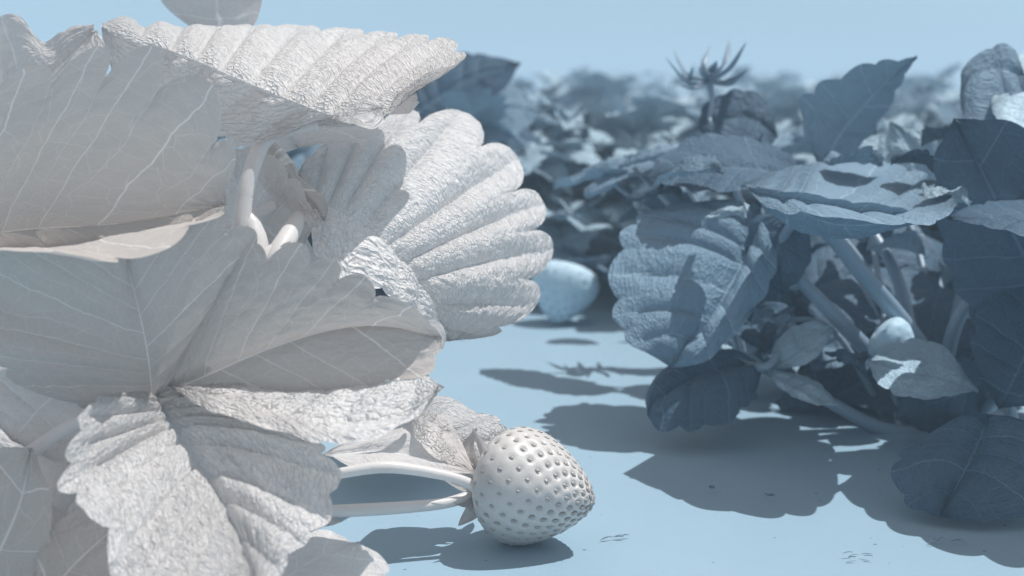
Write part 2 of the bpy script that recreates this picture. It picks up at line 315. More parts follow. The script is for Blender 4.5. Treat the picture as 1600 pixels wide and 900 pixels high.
# top leaf: sunlit half rising behind, underside half in front
leaf(fp, [(640, 150, 0.447), (590, 186, 0.440), (520, 180, 0.440), (450, 155, 0.440), (370, 122, 0.442), (290, 88, 0.444), (210, 58, 0.447), (160, 40, 0.452)],
     [(640, 150, 0.447), (700, 112, 0.462), (724, 84, 0.477), (690, 62, 0.490), (620, 55, 0.500), (520, 45, 0.507), (420, 40, 0.509), (330, 42, 0.502), (240, 42, 0.487), (160, 36, 0.467)],
     [(640, 150, 0.447), (560, 196, 0.442), (480, 198, 0.443), (415, 220, 0.443), (365, 217, 0.444), (300, 205, 0.445), (220, 170, 0.448), (172, 110, 0.450), (160, 40, 0.452)],
     M_LEAF, 'crinkled sunlit leaf at the top with its grey underside turned to the camera', nl=12, nr=7, amp=.055, pleat=.0062, bulge=(.002, -.002), seed=3, wave=.001, sweep=.8)
leaf(fp, [(300, 60, 0.478), (370, 120, 0.476), (430, 190, 0.474), (470, 230, 0.476)],
     [(300, 60, 0.478), (400, 90, 0.468), (480, 150, 0.464), (560, 160, 0.462), (600, 175, 0.462), (590, 205, 0.464), (470, 230, 0.476)],
     [(300, 60, 0.478), (310, 130, 0.478), (340, 200, 0.478), (380, 235, 0.480), (420, 245, 0.478), (470, 230, 0.476)],
     M_UNDER, nl=6, nr=5, amp=.06, pleat=.0008, seed=4)
# little curled lit tip and the grey tip beside it
leaf(fp, [(520, 190, 0.432), (560, 180, 0.424), (598, 172, 0.420)],
     [(520, 190, 0.432), (545, 165, 0.436), (575, 155, 0.432), (600, 168, 0.420)],
     [(520, 190, 0.432), (555, 200, 0.414), (585, 205, 0.410), (598, 190, 0.412), (600, 172, 0.420)],
     M_LEAF, nl=3, nr=3, amp=.06, pleat=.001, ns=70, ntt=20, seed=5)
leaf(fp, [(560, 175, 0.475), (600, 160, 0.472), (652, 158, 0.470)],
     [(560, 175, 0.475), (590, 145, 0.478), (630, 138, 0.476), (655, 150, 0.470)],
     [(560, 175, 0.475), (600, 182, 0.468), (640, 178, 0.466), (655, 162, 0.470)],
     M_UNDER, nl=3, nr=3, amp=.04, ns=60, ntt=18, seed=6)
# big right leaf
leaf(fp, [(455, 300, .462), (500, 318, .460), (560, 350, .462), (615, 395, .466), (655, 448, .474), (680, 495, .484), (698, 533, .494)],
     [(455, 300, .462), (480, 250, .485), (555, 200, .510), (650, 178, .530), (715, 183, .540), (765, 212, .545), (800, 262, .543), (832, 318, .538), (848, 372, .532), (845, 425, .526), (826, 478, .518), (785, 516, .509), (740, 528, .501), (698, 533, .494)],
     [(455, 300, .462), (472, 345, .450), (492, 392, .446), (535, 432, .446), (585, 455, .450), (628, 478, .458), (662, 508, .470), (698, 533, .494)],
     M_LEAF, 'large rugged sunlit leaf with deep furrows and a scalloped edge', nl=11, nr=7, amp=.085, pleat=.0048, bulge=(.006, .002), seed=7, wave=.002, hairs=130, ns=320, ntt=80, fine=.0005, sweep=.62)
# small dark leaf between the stalks
leaf(fp, [(402, 232, 0.462), (425, 260, 0.458), (460, 300, 0.454), (508, 345, 0.452)],
     [(402, 232, 0.462), (418, 218, 0.462), (445, 240, 0.458), (480, 288, 0.454), (512, 318, 0.452), (508, 345, 0.452)],
     [(402, 232, 0.462), (404, 275, 0.458), (425, 305, 0.454), (455, 325, 0.452), (490, 345, 0.450), (508, 345, 0.452)],
     M_SMOOTH_SHADE, nl=3, nr=3, amp=.08, pleat=.0005, ns=80, ntt=20, seed=8)
# trifoliate in the middle: left blade
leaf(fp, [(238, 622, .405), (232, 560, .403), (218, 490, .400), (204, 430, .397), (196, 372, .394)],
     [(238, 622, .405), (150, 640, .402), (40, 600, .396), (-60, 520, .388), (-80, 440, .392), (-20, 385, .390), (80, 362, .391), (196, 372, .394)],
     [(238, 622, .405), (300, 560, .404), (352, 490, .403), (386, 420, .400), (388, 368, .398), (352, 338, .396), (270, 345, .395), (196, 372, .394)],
     M_SMOOTH_SHADE, 'wide shaded leaf with a fan of pale veins', nl=8, nr=7, amp=.07, pleat=.0005, bulge=(.001, .001), seed=9, wave=.001, sweep=.34, mp=1.5)
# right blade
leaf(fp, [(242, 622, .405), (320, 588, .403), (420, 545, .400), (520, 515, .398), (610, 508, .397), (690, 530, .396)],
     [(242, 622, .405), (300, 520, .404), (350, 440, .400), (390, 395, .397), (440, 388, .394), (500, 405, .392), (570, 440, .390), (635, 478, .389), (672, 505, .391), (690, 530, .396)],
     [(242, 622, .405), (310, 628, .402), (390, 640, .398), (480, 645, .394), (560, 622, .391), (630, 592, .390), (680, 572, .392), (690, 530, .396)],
     M_SMOOTH_SHADE, 'long shaded leaf reaching right with fine pale veins', nl=9, nr=8, amp=.075, pleat=.0005, bulge=(.0015, .0008), seed=10, wave=.001, sweep=.32, mp=1.5)
# its sunlit folded lower rim
leaf(fp, [(262, 606, .402), (380, 632, .384), (480, 656, .378), (570, 664, .376), (648, 652, .378), (692, 606, .386)],
     [(262, 606, .402), (370, 600, .398), (450, 612, .396), (540, 602, .396), (610, 588, .392), (660, 582, .392), (692, 606, .386)],
     [(262, 606, .402), (340, 642, .378), (430, 672, .370), (520, 694, .364), (590, 684, .364), (640, 664, .368), (692, 606, .386)],
     M_LEAF, 'folded leaf rim catching the sun', nl=8, nr=7, amp=.06, pleat=.0014, seed=11, fine=.0004)
# lower blade
leaf(fp, [(246, 640, .404), (275, 675, .396), (318, 735, .382), (355, 800, .366), (385, 870, .350), (400, 950, .336)],
     [(246, 640, .404), (205, 632, .388), (150, 622, .368), (118, 680, .356), (100, 765, .348), (140, 800, .344), (165, 850, .340), (185, 920, .336), (280, 985, .328), (400, 950, .336)],
     [(246, 640, .404), (330, 622, .402), (430, 660, .390), (505, 700, .382), (528, 755, .372), (508, 815, .362), (462, 862, .352), (430, 905, .344), (400, 950, .336)],
     M_LEAF, 'drooping rugged leaf with its left half in full sun', nl=12, nr=10, amp=.034, pleat=.0040, bulge=(.002, .003), seed=12, wave=.001, sweep=.34, mp=2.3, ns=260, ntt=60, fine=.0005)
# bottom leaf, paler and smoother
leaf(fp, [(380, 990, .372), (430, 920, .38), (480, 880, .386), (560, 850, .395)],
     [(380, 990, .372), (400, 900, .386), (430, 850, .398), (480, 830, .402), (530, 838, .402), (560, 850, .395)],
     [(380, 990, .372), (480, 960, .372), (560, 930, .378), (606, 900, .384), (590, 865, .39), (560, 850, .395)],
     M_UNDER, 'smooth pale leaf at the bottom', nl=5, nr=5, amp=.05, pleat=.0008, seed=13)
# shaded leaves low on the left
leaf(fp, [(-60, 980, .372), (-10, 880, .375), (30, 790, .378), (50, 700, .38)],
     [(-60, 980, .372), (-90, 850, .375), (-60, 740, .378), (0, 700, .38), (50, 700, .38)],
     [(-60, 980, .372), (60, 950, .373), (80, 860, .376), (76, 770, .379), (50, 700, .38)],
     M_SMOOTH_SHADE, nl=4, nr=4, amp=.03, seed=14)
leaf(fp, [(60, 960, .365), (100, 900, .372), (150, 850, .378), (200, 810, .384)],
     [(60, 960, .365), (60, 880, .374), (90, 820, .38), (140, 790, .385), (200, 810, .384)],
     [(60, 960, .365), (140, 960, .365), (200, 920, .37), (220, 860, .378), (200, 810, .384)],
     M_SMOOTH_SHADE, nl=4, nr=4, amp=.03, seed=15)
leaf(fp, [(20, 690, .402), (60, 640, .404), (110, 600, .406), (180, 560, .41)],
     [(20, 690, .402), (-30, 620, .41), (20, 560, .412), (100, 530, .413), (180, 560, .41)],
     [(20, 690, .402), (100, 720, .398), (160, 680, .40), (190, 620, .404), (180, 560, .41)],
     M_UNDER, nl=5, nr=5, amp=.03, seed=16)
leaf(fp, [(130, 1000, .392), (120, 900, .396), (110, 800, .402), (120, 700, .408)],
     [(130, 1000, .392), (40, 960, .395), (-20, 860, .40), (0, 720, .406), (120, 690, .41)],
     [(130, 1000, .392), (220, 960, .392), (250, 860, .396), (220, 740, .403), (120, 690, .41)],
     M_UNDER, nl=5, nr=5, amp=.03, seed=17)
leaf(fp, [(-60, 660, .425), (0, 720, .42), (50, 800, .412), (90, 900, .40)],
     [(-60, 660, .425), (-60, 760, .415), (-40, 850, .405), (30, 930, .398), (90, 930, .40)],
     [(-60, 660, .425), (50, 680, .425), (120, 740, .42), (160, 830, .41), (90, 930, .40)],
     M_UNDER, nl=5, nr=5, amp=.03, seed=18)
# out of focus blade rising through the top edge
leaf(fp, [(345, 70, .52), (340, 20, .52), (335, -60, .52), (330, -160, .53)],
     [(345, 70, .52), (295, 40, .525), (250, 0, .53), (200, -70, .53), (240, -140, .53), (330, -160, .53)],
     [(345, 70, .52), (395, 45, .512), (412, 0, .51), (430, -70, .51), (400, -130, .52), (330, -160, .53)],
     M_UNDER, 'blurred pale leaf rising out of the top of the picture', nl=4, nr=4, amp=.03, seed=19, ns=60, ntt=16)
# stalks in the middle of the plant
ST = [([(372, 420, 0.441), (378, 340, 0.441), (392, 270, 0.443), (420, 215, 0.447), (500, 195, 0.443)], [.0030, .0028, .0024, .0016]),
      ([(340, 372, .448), (375, 350, .450), (415, 328, .452), (462, 302, .462)], [.0024, .0020, .0024]),
      ([(425, 470, .432), (430, 410, .434), (450, 370, .441), (478, 322, .461)], [.0040, .0032, .0022]),
      ([(385, 480, .44), (400, 400, .44), (395, 360, .442), (380, 330, .444)], [.0040, .0044, .003]),
      ([(470, 400, .438), (430, 395, .436), (380, 450, .43), (330, 560, .424)], [.003, .003, .0034]),
      ([(0, 735, .396), (50, 705, .394), (110, 665, .395), (170, 640, .398), (240, 630, .404)], [.0022, .002, .0018, .0022]),
      ([(242, 634, .4035), (262, 628, .4015), (292, 618, .401)], [.0018, .0014, .0008]),
      ([(150, 900, .41), (170, 800, .41), (205, 710, .41), (242, 636, .4065)], [.003, .0024, .0018]),
      ([(60, 900, .405), (110, 760, .405), (180, 640, .41), (300, 560, .42)], [.0036, .003, .0026])]
for p, r in ST: stalk(fp, p, r, M_STALK)
for mid, l, rr in (([(470, 400, .452), (420, 360, .454), (380, 310, .456), (350, 240, .458)], [(470, 400, .452), (410, 420, .46), (340, 380, .462), (320, 290, .462), (350, 240, .458)], [(470, 400, .452), (490, 330, .45), (450, 270, .452), (400, 230, .456), (350, 240, .458)]),
                   ([(520, 470, .45), (450, 440, .452), (400, 410, .456), (340, 400, .46)], [(520, 470, .45), (440, 500, .45), (360, 480, .454), (340, 400, .46)], [(520, 470, .45), (500, 400, .456), (440, 350, .46), (340, 400, .46)])):
    leaf(fp, mid, l, rr, M_UNDER, nl=5, nr=5, amp=.05, pleat=.001, ns=70, ntt=20, seed=21)
leaf(fp, [(530, 695, 0.515), (610, 692, 0.512), (700, 690, 0.509), (775, 690, 0.506)],  # unseen leaf added behind the others to shade the ground between the stems
     [(530, 695, 0.515), (580, 655, 0.545), (680, 648, 0.555), (750, 665, 0.540), (775, 690, 0.506)],
     [(530, 695, 0.515), (580, 722, 0.492), (670, 725, 0.485), (740, 715, 0.490), (775, 690, 0.506)],
     M_UNDER, nl=5, nr=5, amp=.03, pleat=.0006, ns=80, ntt=20, seed=25)
# leaf behind the strawberry and its long shaded neighbour
leaf(fp, [(505, 712, .43), (600, 705, .437), (680, 722, .44), (745, 742, .442)],
     [(505, 712, .43), (540, 690, .436), (620, 668, .444), (690, 650, .45), (745, 742, .442)],
     [(505, 712, .43), (560, 730, .424), (640, 738, .428), (745, 742, .442)],
     M_UNDER, nl=3, nr=3, amp=.02, pleat=.0004, ns=90, ntt=24, seed=22)
leaf(fp, [(640, 640, .445), (680, 665, .446), (715, 700, .447), (748, 735, .448)],
     [(640, 640, .445), (680, 615, .46), (730, 640, .462), (790, 668, .46), (780, 710, .456), (748, 735, .448)],
     [(640, 640, .445), (655, 690, .438), (690, 722, .438), (748, 735, .448)],
     M_LEAF, 'small sunlit leaf tucked behind the strawberry', nl=5, nr=4, amp=.05, pleat=.0007, ns=110, ntt=30, seed=23)
leaf(fp, [(690, 545, .44), (670, 525, .436), (640, 500, .43)],
     [(690, 545, .44), (694, 520, .438), (680, 498, .434), (640, 500, .43)],
     [(690, 545, .44), (665, 540, .436), (650, 520, .432), (640, 500, .43)],
     M_UNDER, nl=2, nr=2, amp=.02, ns=50, ntt=14, seed=24)

# ---------------------------------------------------------------- strawberries
def berry_geo(base, axis, L, R, na=220, nl_=150, seed=1, dimple=.0010, turns=None, nseed=150):
    axis = np.asarray(axis, float); axis /= np.linalg.norm(axis)
    X = np.cross(axis, (0, 0, 1)); X /= np.linalg.norm(X); Yv = np.cross(axis, X)
    def prof(s):   # s 0..1 from shoulder to tip
        z = L * (1 - np.cos(np.pi * s)) / 2
        q = z / L
        r = R * np.sin(np.pi * np.clip(q, 0, 1) ** .66) ** .60 * (1.04 - .18 * q)
        return z, r
    s = np.linspace(0, 1, nl_)[:, None]; a = np.linspace(0, 2 * np.pi, na, endpoint=False)[None, :]
    z, r = prof(s); lump = 1 + (.10 if seed == 3 else .05) * np.cos(2 * a + 1) + .03 * np.cos(3 * a + seed) + .04 * vnoise(2 * np.cos(a) + 9 + s, 2 * np.sin(a) + 9 + 2 * s, seed)
    r = r * lump; z = z + 0 * a
    # achenes on a spiral
    sa = []; ga = 2.39996
    k = np.arange(nseed); qs = (k + .5) / nseed; ss = np.arccos(1 - 2 * qs) / np.pi; ss = .07 + .93 * ss
    aa = k * ga
    zz, rr = prof(ss)
    P3 = np.stack([zz, rr * np.cos(aa), rr * np.sin(aa)], 1)
    S3 = np.stack([z, r * np.cos(a), r * np.sin(a)], 2)
    dep = np.zeros(S3.shape[:2]); 
    for p in P3:
        d2 = ((S3 - p) ** 2).sum(2); dep = np.maximum(dep, np.exp(-d2 / (2 * (.00078) ** 2)))
    Nn = np.stack([np.cos(np.pi * s) * -.8 + 0 * a, np.cos(a) * np.sin(np.pi * s) , np.sin(a) * np.sin(np.pi * s)], 2)
    Nn /= np.linalg.norm(Nn, axis=2, keepdims=True)
    S3 = S3 - Nn * (dep * dimple)[:, :, None]
    W = lambda q: base + q[..., :1] * axis + q[..., 1:2] * X + q[..., 2:3] * Yv
    V = W(S3).reshape(-1, 3); F = []
    for i in range(nl_ - 1):
        for j in range(na): F.append((i*na + j, i*na + (j+1) % na, (i+1)*na + (j+1) % na, (i+1)*na + j))
    # seeds: small teardrops lying in the dimples
    SV, SF = [], []
    for i, p in enumerate(P3):
        sI = ss[i]; ai = aa[i]
        n = np.array((-math.cos(math.pi * sI) * .8, math.cos(ai) * math.sin(math.pi * sI), math.sin(ai) * math.sin(math.pi * sI))); n /= np.linalg.norm(n)
        tdir = np.array((1.0, 0, 0)) - n * n[0]; tdir /= max(np.linalg.norm(tdir), 1e-6); b = np.cross(n, tdir)
        k0 = len(SV); ml, mm = 7, 8
        lumpi = 1 + .05 * math.cos(2 * ai + 1) + .03 * math.cos(3 * ai + seed); p = p * np.array((1, lumpi, lumpi))
        for u in range(ml):
            f = u / (ml - 1); wdt = .00062 * math.sin(math.pi * (.04 + .92 * f ** .8)) ** .9
            for v in range(mm):
                q = 2 * math.pi * v / mm
                SV.append(p - n * dimple * .35 + tdir * (f - .5) * .0021 + b * wdt * math.cos(q) + n * wdt * .75 * math.sin(q))
        for u in range(ml - 1):
            for v in range(mm): SF.append((k0 + u*mm + v, k0 + u*mm + (v+1) % mm, k0 + (u+1)*mm + (v+1) % mm, k0 + (u+1)*mm + v))
    return V, F, W(np.array(SV)), SF
def berry_material(name, base, low, rough=.36):
    m, t, out = newmat(name); L = t.links
    tcn = N(t, 'ShaderNodeTexCoord').outputs['Object']
    a = N(t, 'ShaderNodeTexNoise'); a.inputs['Scale'].default_value = 90; a.inputs['Detail'].default_value = 4; L.new(tcn, a.inputs[0])
    b = N(t, 'ShaderNodeTexNoise'); b.inputs['Scale'].default_value = 1500; b.inputs['Detail'].default_value = 2; L.new(tcn, b.inputs[0])
    bp = N(t, 'ShaderNodeBump'); bp.inputs['Distance'].default_value = .00006; L.new(b.outputs[0], bp.inputs['Height'])
    pb = N(t, 'ShaderNodeBsdfPrincipled'); L.new(mixc(t, a.outputs[0], base, low), pb.inputs['Base Color']); pb.inputs['Roughness'].default_value = rough; pb.inputs['Specular IOR Level'].default_value = .5
    pb.inputs['Subsurface Weight'].default_value = .5; pb.inputs['Subsurface Radius'].default_value = (1, .95, .9); pb.inputs['Subsurface Scale'].default_value = .0022
    L.new(bp.outputs[0], pb.inputs['Normal']); L.new(pb.outputs[0], out.inputs[0]); return m
M_BERRY = berry_material('grey_strawberry_flesh', (.64, .615, .59), (.52, .50, .485), .42)
M_SEED = plain('strawberry_seed', (.36, .345, .33), .25, .6)
M_BBERRY = berry_material('blue_strawberry_flesh', (.56, .73, .83), (.38, .55, .66), .6)
M_BSEED = plain('blue_strawberry_seed', (.40, .58, .68), .3, .5)
ctr = P(835, 757, .440)
sb = thing('strawberry', 'plump pale grey strawberry lying on the smooth ground at the end of two stems', 'strawberry', G(835, 850) * np.array((1, 1, 0)))
ax = np.array((.90, -.36, -.10)); ax /= np.linalg.norm(ax)
Lb, Rb = .0372, .0197
V, F, SV, SF = berry_geo(ctr - ax * Lb * .47, ax, Lb, Rb, nseed=235)
dz = .0004 - V[:, 2].min(); V[:, 2] += dz; SV[:, 2] += dz; print('berry dz', dz)
fr = mesh_obj('fruit', V, F, M_BERRY, sb); mesh_obj('seeds', SV, SF, M_SEED, fr)
cal = P(752, 748, .445)
def sepal(parent, base, mid_, tip, wdt, mat, seed):
    base, mid_, tip = map(np.asarray, (base, mid_, tip)); d = tip - base; sd_ = np.cross(d, CAM - base); sd_ /= np.linalg.norm(sd_)
    C, _ = smooth_curve([base, mid_, tip], 24); s = np.linspace(0, 1, 24); w_ = wdt * np.sin(np.pi * (.12 + .88 * s) ** .8) ** .8
    t_ = np.linspace(-1, 1, 9); nrm = np.cross(d, sd_); nrm /= np.linalg.norm(nrm)
    Q = C[:, None] + (w_[:, None] * t_[None])[:, :, None] * sd_ + (.35 * w_[:, None] * (t_[None] ** 2))[:, :, None] * -nrm
    uv = np.stack([np.repeat(s * 2, 9), np.tile(np.abs(t_), 24)], 1)
    return Q.reshape(-1, 3), grid_faces(24, 9), uv
def calyx(parent, spec, wdt, mat):
    VV, FF, UU = [], [], []; o_ = 0
    for i, (b, m_, tp) in enumerate(spec):
        q, f, u = sepal(parent, b, m_, tp, wdt * (1 if i % 2 else .8), mat, i); VV.append(q); FF.append(f + o_); UU.append(u); o_ += len(q)
    return mesh_obj('calyx', np.concatenate(VV), np.concatenate(FF), mat, parent, np.concatenate(UU))
sp_ = [((748, 760, .445), (760, 715, .440), (738, 668, .436)), ((748, 760, .445), (772, 730, .436), (752, 690, .428)), ((745, 755, .445), (722, 735, .442), (690, 722, .444)),
       ((748, 765, .445), (770, 742, .444), (775, 700, .446)), ((748, 770, .443), (725, 785, .440), (708, 786, .437)), ((746, 775, .443), (738, 800, .438), (716, 822, .432)),
       ((748, 768, .446), (745, 790, .450), (725, 805, .455)), ((748, 760, .448), (740, 715, .456), (715, 690, .462)), ((748, 760, .450), (775, 720, .462), (790, 690, .466))]
sp_ += [((748, 750, .446), (730, 700, .448), (745, 668, .448)), ((748, 762, .443), (715, 755, .436), (688, 745, .434))]
calyx(sb, [tuple(P(*q) for q in s_) for s_ in sp_], .0026, M_UNDER)
stalk(sb, [(495, 748, 0.424), (540, 738, 0.424), (600, 730, 0.426), (670, 738, 0.430), (725, 752, 0.433), (752, 768, 0.435)], [.0015, .0017, .0019, .0017, .0015, .0018], M_STALK, 'stem')
stalk(sb, [(490, 800, .428), (560, 797, .430), (640, 792, .434), (700, 785, .438), (750, 768, .445)], [.0019, .0020, .0019, .0017, .0018], M_STALK, 'stem')
leaf(sb, [(505, 812, .428), (518, 815, .427), (534, 815, .427)], [(505, 812, .428), (518, 808, .430), (534, 815, .427)], [(505, 812, .428), (518, 821, .425), (534, 815, .427)], M_UNDER, name='bract', nl=2, nr=2, amp=.02, ns=30, ntt=10, wave=0, midgroove=.0001)

s2 = thing('strawberry', 'blurred heart-shaped pale blue strawberry on the ground beyond the big scalloped leaf', 'strawberry', G(885, 497) * np.array((1, 1, 0)))
c2 = P(880, 452, .835); ax2 = np.array((-.25, -.35, -.9)); ax2 /= np.linalg.norm(ax2)
V, F, SV, SF = berry_geo(c2 - ax2 * .0175, ax2, .037, .0185, na=120, nl_=90, seed=3, nseed=90, dimple=.0017)
dz = .0004 - V[:, 2].min(); V[:, 2] += dz; SV[:, 2] += dz; print('berry2 dz', dz)
fr = mesh_obj('fruit', V, F, M_BBERRY, s2); mesh_obj('seeds', SV, SF, M_BSEED, fr)

# ---------------------------------------------------------------- the plant at the right, slightly out of focus
rp_ = thing('strawberry_plant', 'spreading dark blue strawberry plant at the right with curled leaves and thick lit stalks', 'plant', G(1480, 640) * np.array((1, 1, 0)))
BL = dict(ns=120, ntt=26)
leaf(rp_, [(1192, 322, .590), (1170, 385, .582), (1140, 450, .572), (1095, 520, .562), (1050, 575, .555)],
     [(1192, 322, .590), (1120, 318, .600), (1040, 322, .600), (985, 350, .592), (960, 410, .580), (958, 470, .568), (978, 528, .556), (1010, 552, .552), (1050, 575, .555)],
     [(1192, 322, .590), (1215, 400, .575), (1190, 470, .565), (1140, 530, .556), (1090, 570, .552), (1050, 575, .555)],
     M_BLUEU, 'drooping deeply ribbed leaf', nl=8, nr=6, amp=.04, pleat=.0040, bulge=(.006, .005), seed=31, **BL)
leaf(rp_, [(1158, 292, .520), (1250, 312, .515), (1340, 330, .508), (1420, 338, .503), (1498, 322, .500)],
     [(1158, 292, .520), (1230, 268, .560), (1310, 258, .600), (1400, 262, .600), (1460, 285, .560), (1498, 322, .500)],
     [(1158, 292, .520), (1210, 325, .500), (1280, 340, .482), (1360, 352, .473), (1450, 350, .475), (1498, 322, .500)],
     M_BLUEU, 'level curled leaf with a bright crinkled rim', nl=8, nr=7, amp=.06, pleat=.002, bulge=(-.003, .0), seed=32, **BL)
leaf(rp_, [(1170, 290, 0.515), (1230, 320, 0.510), (1300, 350, 0.506), (1380, 350, 0.502), (1440, 345, 0.500)],
     [(1170, 290, 0.515), (1250, 300, 0.504), (1330, 318, 0.497), (1400, 325, 0.495), (1440, 345, 0.500)],
     [(1170, 290, 0.515), (1200, 330, 0.520), (1260, 368, 0.521), (1340, 372, 0.516), (1440, 345, 0.500)],
     M_BLUEU, nl=6, nr=6, amp=.04, pleat=.0006, seed=33, **BL)
leaf(rp_, [(1285, 268, .640), (1310, 215, .636), (1350, 165, .632), (1395, 118, .628), (1432, 86, .624)],
     [(1285, 268, .640), (1258, 215, .640), (1252, 160, .634), (1300, 122, .626), (1360, 98, .620), (1405, 92, .618), (1432, 86, .624)],
     [(1285, 268, .640), (1335, 235, .646), (1375, 190, .644), (1405, 140, .636), (1432, 86, .624)],
     M_BLUEU, 'upright toothed leaf seen from its underside against the sky', nl=6, nr=5, amp=.07, pleat=.0008, seed=34, **BL)
leaf(rp_, [(1760, 60, 0.630), (1700, 100, 0.615), (1620, 135, 0.600), (1548, 165, 0.590)],
     [(1760, 60, 0.630), (1690, 50, 0.640), (1620, 70, 0.635), (1560, 110, 0.615), (1548, 165, 0.590)],
     [(1760, 60, 0.630), (1740, 200, 0.580), (1680, 250, 0.565), (1610, 225, 0.565), (1560, 190, 0.575), (1548, 165, 0.590)],
     M_PALE_LIT, 'sunlit rugged leaf at the upper right corner', nl=7, nr=7, amp=.05, pleat=.002, seed=35, **BL)
leaf(rp_, [(1720, 640, 0.565), (1650, 500, 0.560), (1580, 360, 0.553), (1530, 260, 0.547), (1490, 185, 0.543)],
     [(1720, 640, 0.565), (1620, 640, 0.570), (1560, 560, 0.565), (1490, 440, 0.559), (1462, 330, 0.553), (1462, 240, 0.545), (1490, 185, 0.543)],
     [(1720, 640, 0.565), (1780, 480, 0.555), (1740, 320, 0.545), (1660, 230, 0.539), (1570, 190, 0.537), (1490, 185, 0.543)],
     M_BLUE_SHADE, 'broad leaf in deep shade at the right edge', nl=9, nr=8, amp=.04, pleat=.0005, seed=36, **BL)
leaf(rp_, [(1600, 120, .60), (1560, 110, .60), (1520, 118, .60), (1500, 150, .60)],
     [(1600, 120, .60), (1580, 70, .605), (1530, 85, .605), (1505, 105, .603), (1500, 150, .60)],
     [(1600, 120, .60), (1600, 200, .59), (1560, 220, .59), (1510, 200, .592), (1500, 150, .60)],
     M_BLUEU, nl=5, nr=4, amp=.05, pleat=.001, seed=37, **BL)
leaf(rp_, [(1262, 292, .600), (1200, 268, .600), (1130, 262, .602), (1060, 268, .606), (1012, 282, .61)],
     [(1262, 292, .600), (1230, 240, .615), (1160, 215, .625), (1090, 215, .628), (1030, 245, .62), (1012, 282, .61)],
     [(1262, 292, .600), (1200, 300, .585), (1120, 296, .582), (1060, 292, .59), (1012, 282, .61)],
     M_BLUE_SHADE, 'grey-blue leaf lying level above the drooping ribbed leaf', nl=7, nr=6, amp=.05, pleat=.0014, seed=48, **BL)
leaf(rp_, [(1215, 215, .70), (1180, 190, .70), (1140, 185, .70), (1090, 200, .70)],
     [(1215, 215, .70), (1200, 160, .705), (1150, 140, .705), (1100, 165, .70), (1090, 200, .70)],
     [(1215, 215, .70), (1190, 240, .69), (1130, 240, .69), (1090, 200, .70)],
     M_BLUE_SHADE, nl=5, nr=5, amp=.05, pleat=.0014, seed=49, **BL)
leaf(rp_, [(1290, 340, .68), (1330, 300, .68), (1380, 270, .68), (1440, 250, .68)],
     [(1290, 340, .68), (1290, 270, .685), (1340, 220, .69), (1400, 215, .685), (1440, 250, .68)],
     [(1290, 340, .68), (1360, 340, .67), (1420, 310, .67), (1440, 250, .68)],
     M_PALE_LIT, nl=6, nr=5, amp=.05, pleat=.0016, seed=50, **BL)
leaf(rp_, [(1440, 330, .66), (1440, 270, .66), (1420, 220, .66), (1390, 190, .66)],
     [(1440, 330, .66), (1400, 300, .66), (1385, 240, .66), (1390, 190, .66)],
     [(1440, 330, .66), (1475, 280, .66), (1460, 220, .66), (1390, 190, .66)],
     M_PALE_LIT, nl=5, nr=5, amp=.05, pleat=.0014, seed=51, **BL)
for k_, (cx, cy, dd, an) in enumerate(((1330, 560, .64, .3), (1450, 520, .66, 1.4), (1210, 510, .66, 2.6), (1520, 560, .60, .9), (1380, 460, .69, 2.0), (1300, 640, .62, 3.0), (1480, 620, .57, 3.6))):
    q = lambda u, v, e: (cx + 90 * (u * math.cos(an) - v * math.sin(an)), cy - 80 * (u * math.sin(an) + v * math.cos(an)), dd + e)
    leaf(rp_, [q(-1, 0, .01), q(-.3, .05, 0), (q(.4, 0, -.005)), q(1, 0, 0)], [q(-1, 0, .01), q(-.5, .6, .01), q(.3, .7, .012), q(1, 0, 0)], [q(-1, 0, .01), q(-.5, -.6, -.01), q(.3, -.7, -.012), q(1, 0, 0)],
         M_BLUE_SHADE, nl=6, nr=6, amp=.05, pleat=.0012, seed=60 + k_, ns=90, ntt=18)
def loose_leaf(parent, c, az, L, W, rise, fold, roll, mat, seed, res=(70, 14)):
    "a folded leaf anywhere in the plant: az heading, rise pitch, fold angle of its two halves, roll about the midrib"
    r = np.random.default_rng(seed); d = np.array((math.cos(az) * math.cos(rise), math.sin(az) * math.cos(rise), math.sin(rise)))
    sd_ = np.cross(d, (0, 0, 1)); sd_ /= np.linalg.norm(sd_); up = np.cross(sd_, d)
    sd2 = sd_ * math.cos(roll) + up * math.sin(roll); up2 = np.cross(sd2, d); droop = r.uniform(.1, .8)
    mid = [c + d * L * (t - .5) - np.array((0, 0, 1)) * droop * L * t * t * .5 for t in np.linspace(0, 1, 6)]; lf, rt = [], []
    for t in np.linspace(0, 1, 8):
        m_ = c + d * L * (t - .5) - np.array((0, 0, 1)) * droop * L * t * t * .5; w_ = W * math.sin(math.pi * t ** .75) ** .8 if 0 < t < 1 else 0
        lf.append(m_ + w_ * (sd2 * math.cos(fold) + up2 * math.sin(fold))); rt.append(m_ + w_ * (-sd2 * math.cos(fold * .7) + up2 * math.sin(fold * .7)))
    V, F, UV, _, _ = leaf_geo(mid, lf, rt, nl=7, nr=7, amp=.06, pleat=.0018, ns=res[0], ntt=res[1], fine=.0003, seed=seed, wave=.004, midgroove=.0006)
    return mesh_obj('leaf', V, F, mat, parent, UV)
rr_ = np.random.default_rng(21)
CR = P(1480, 655, .60)
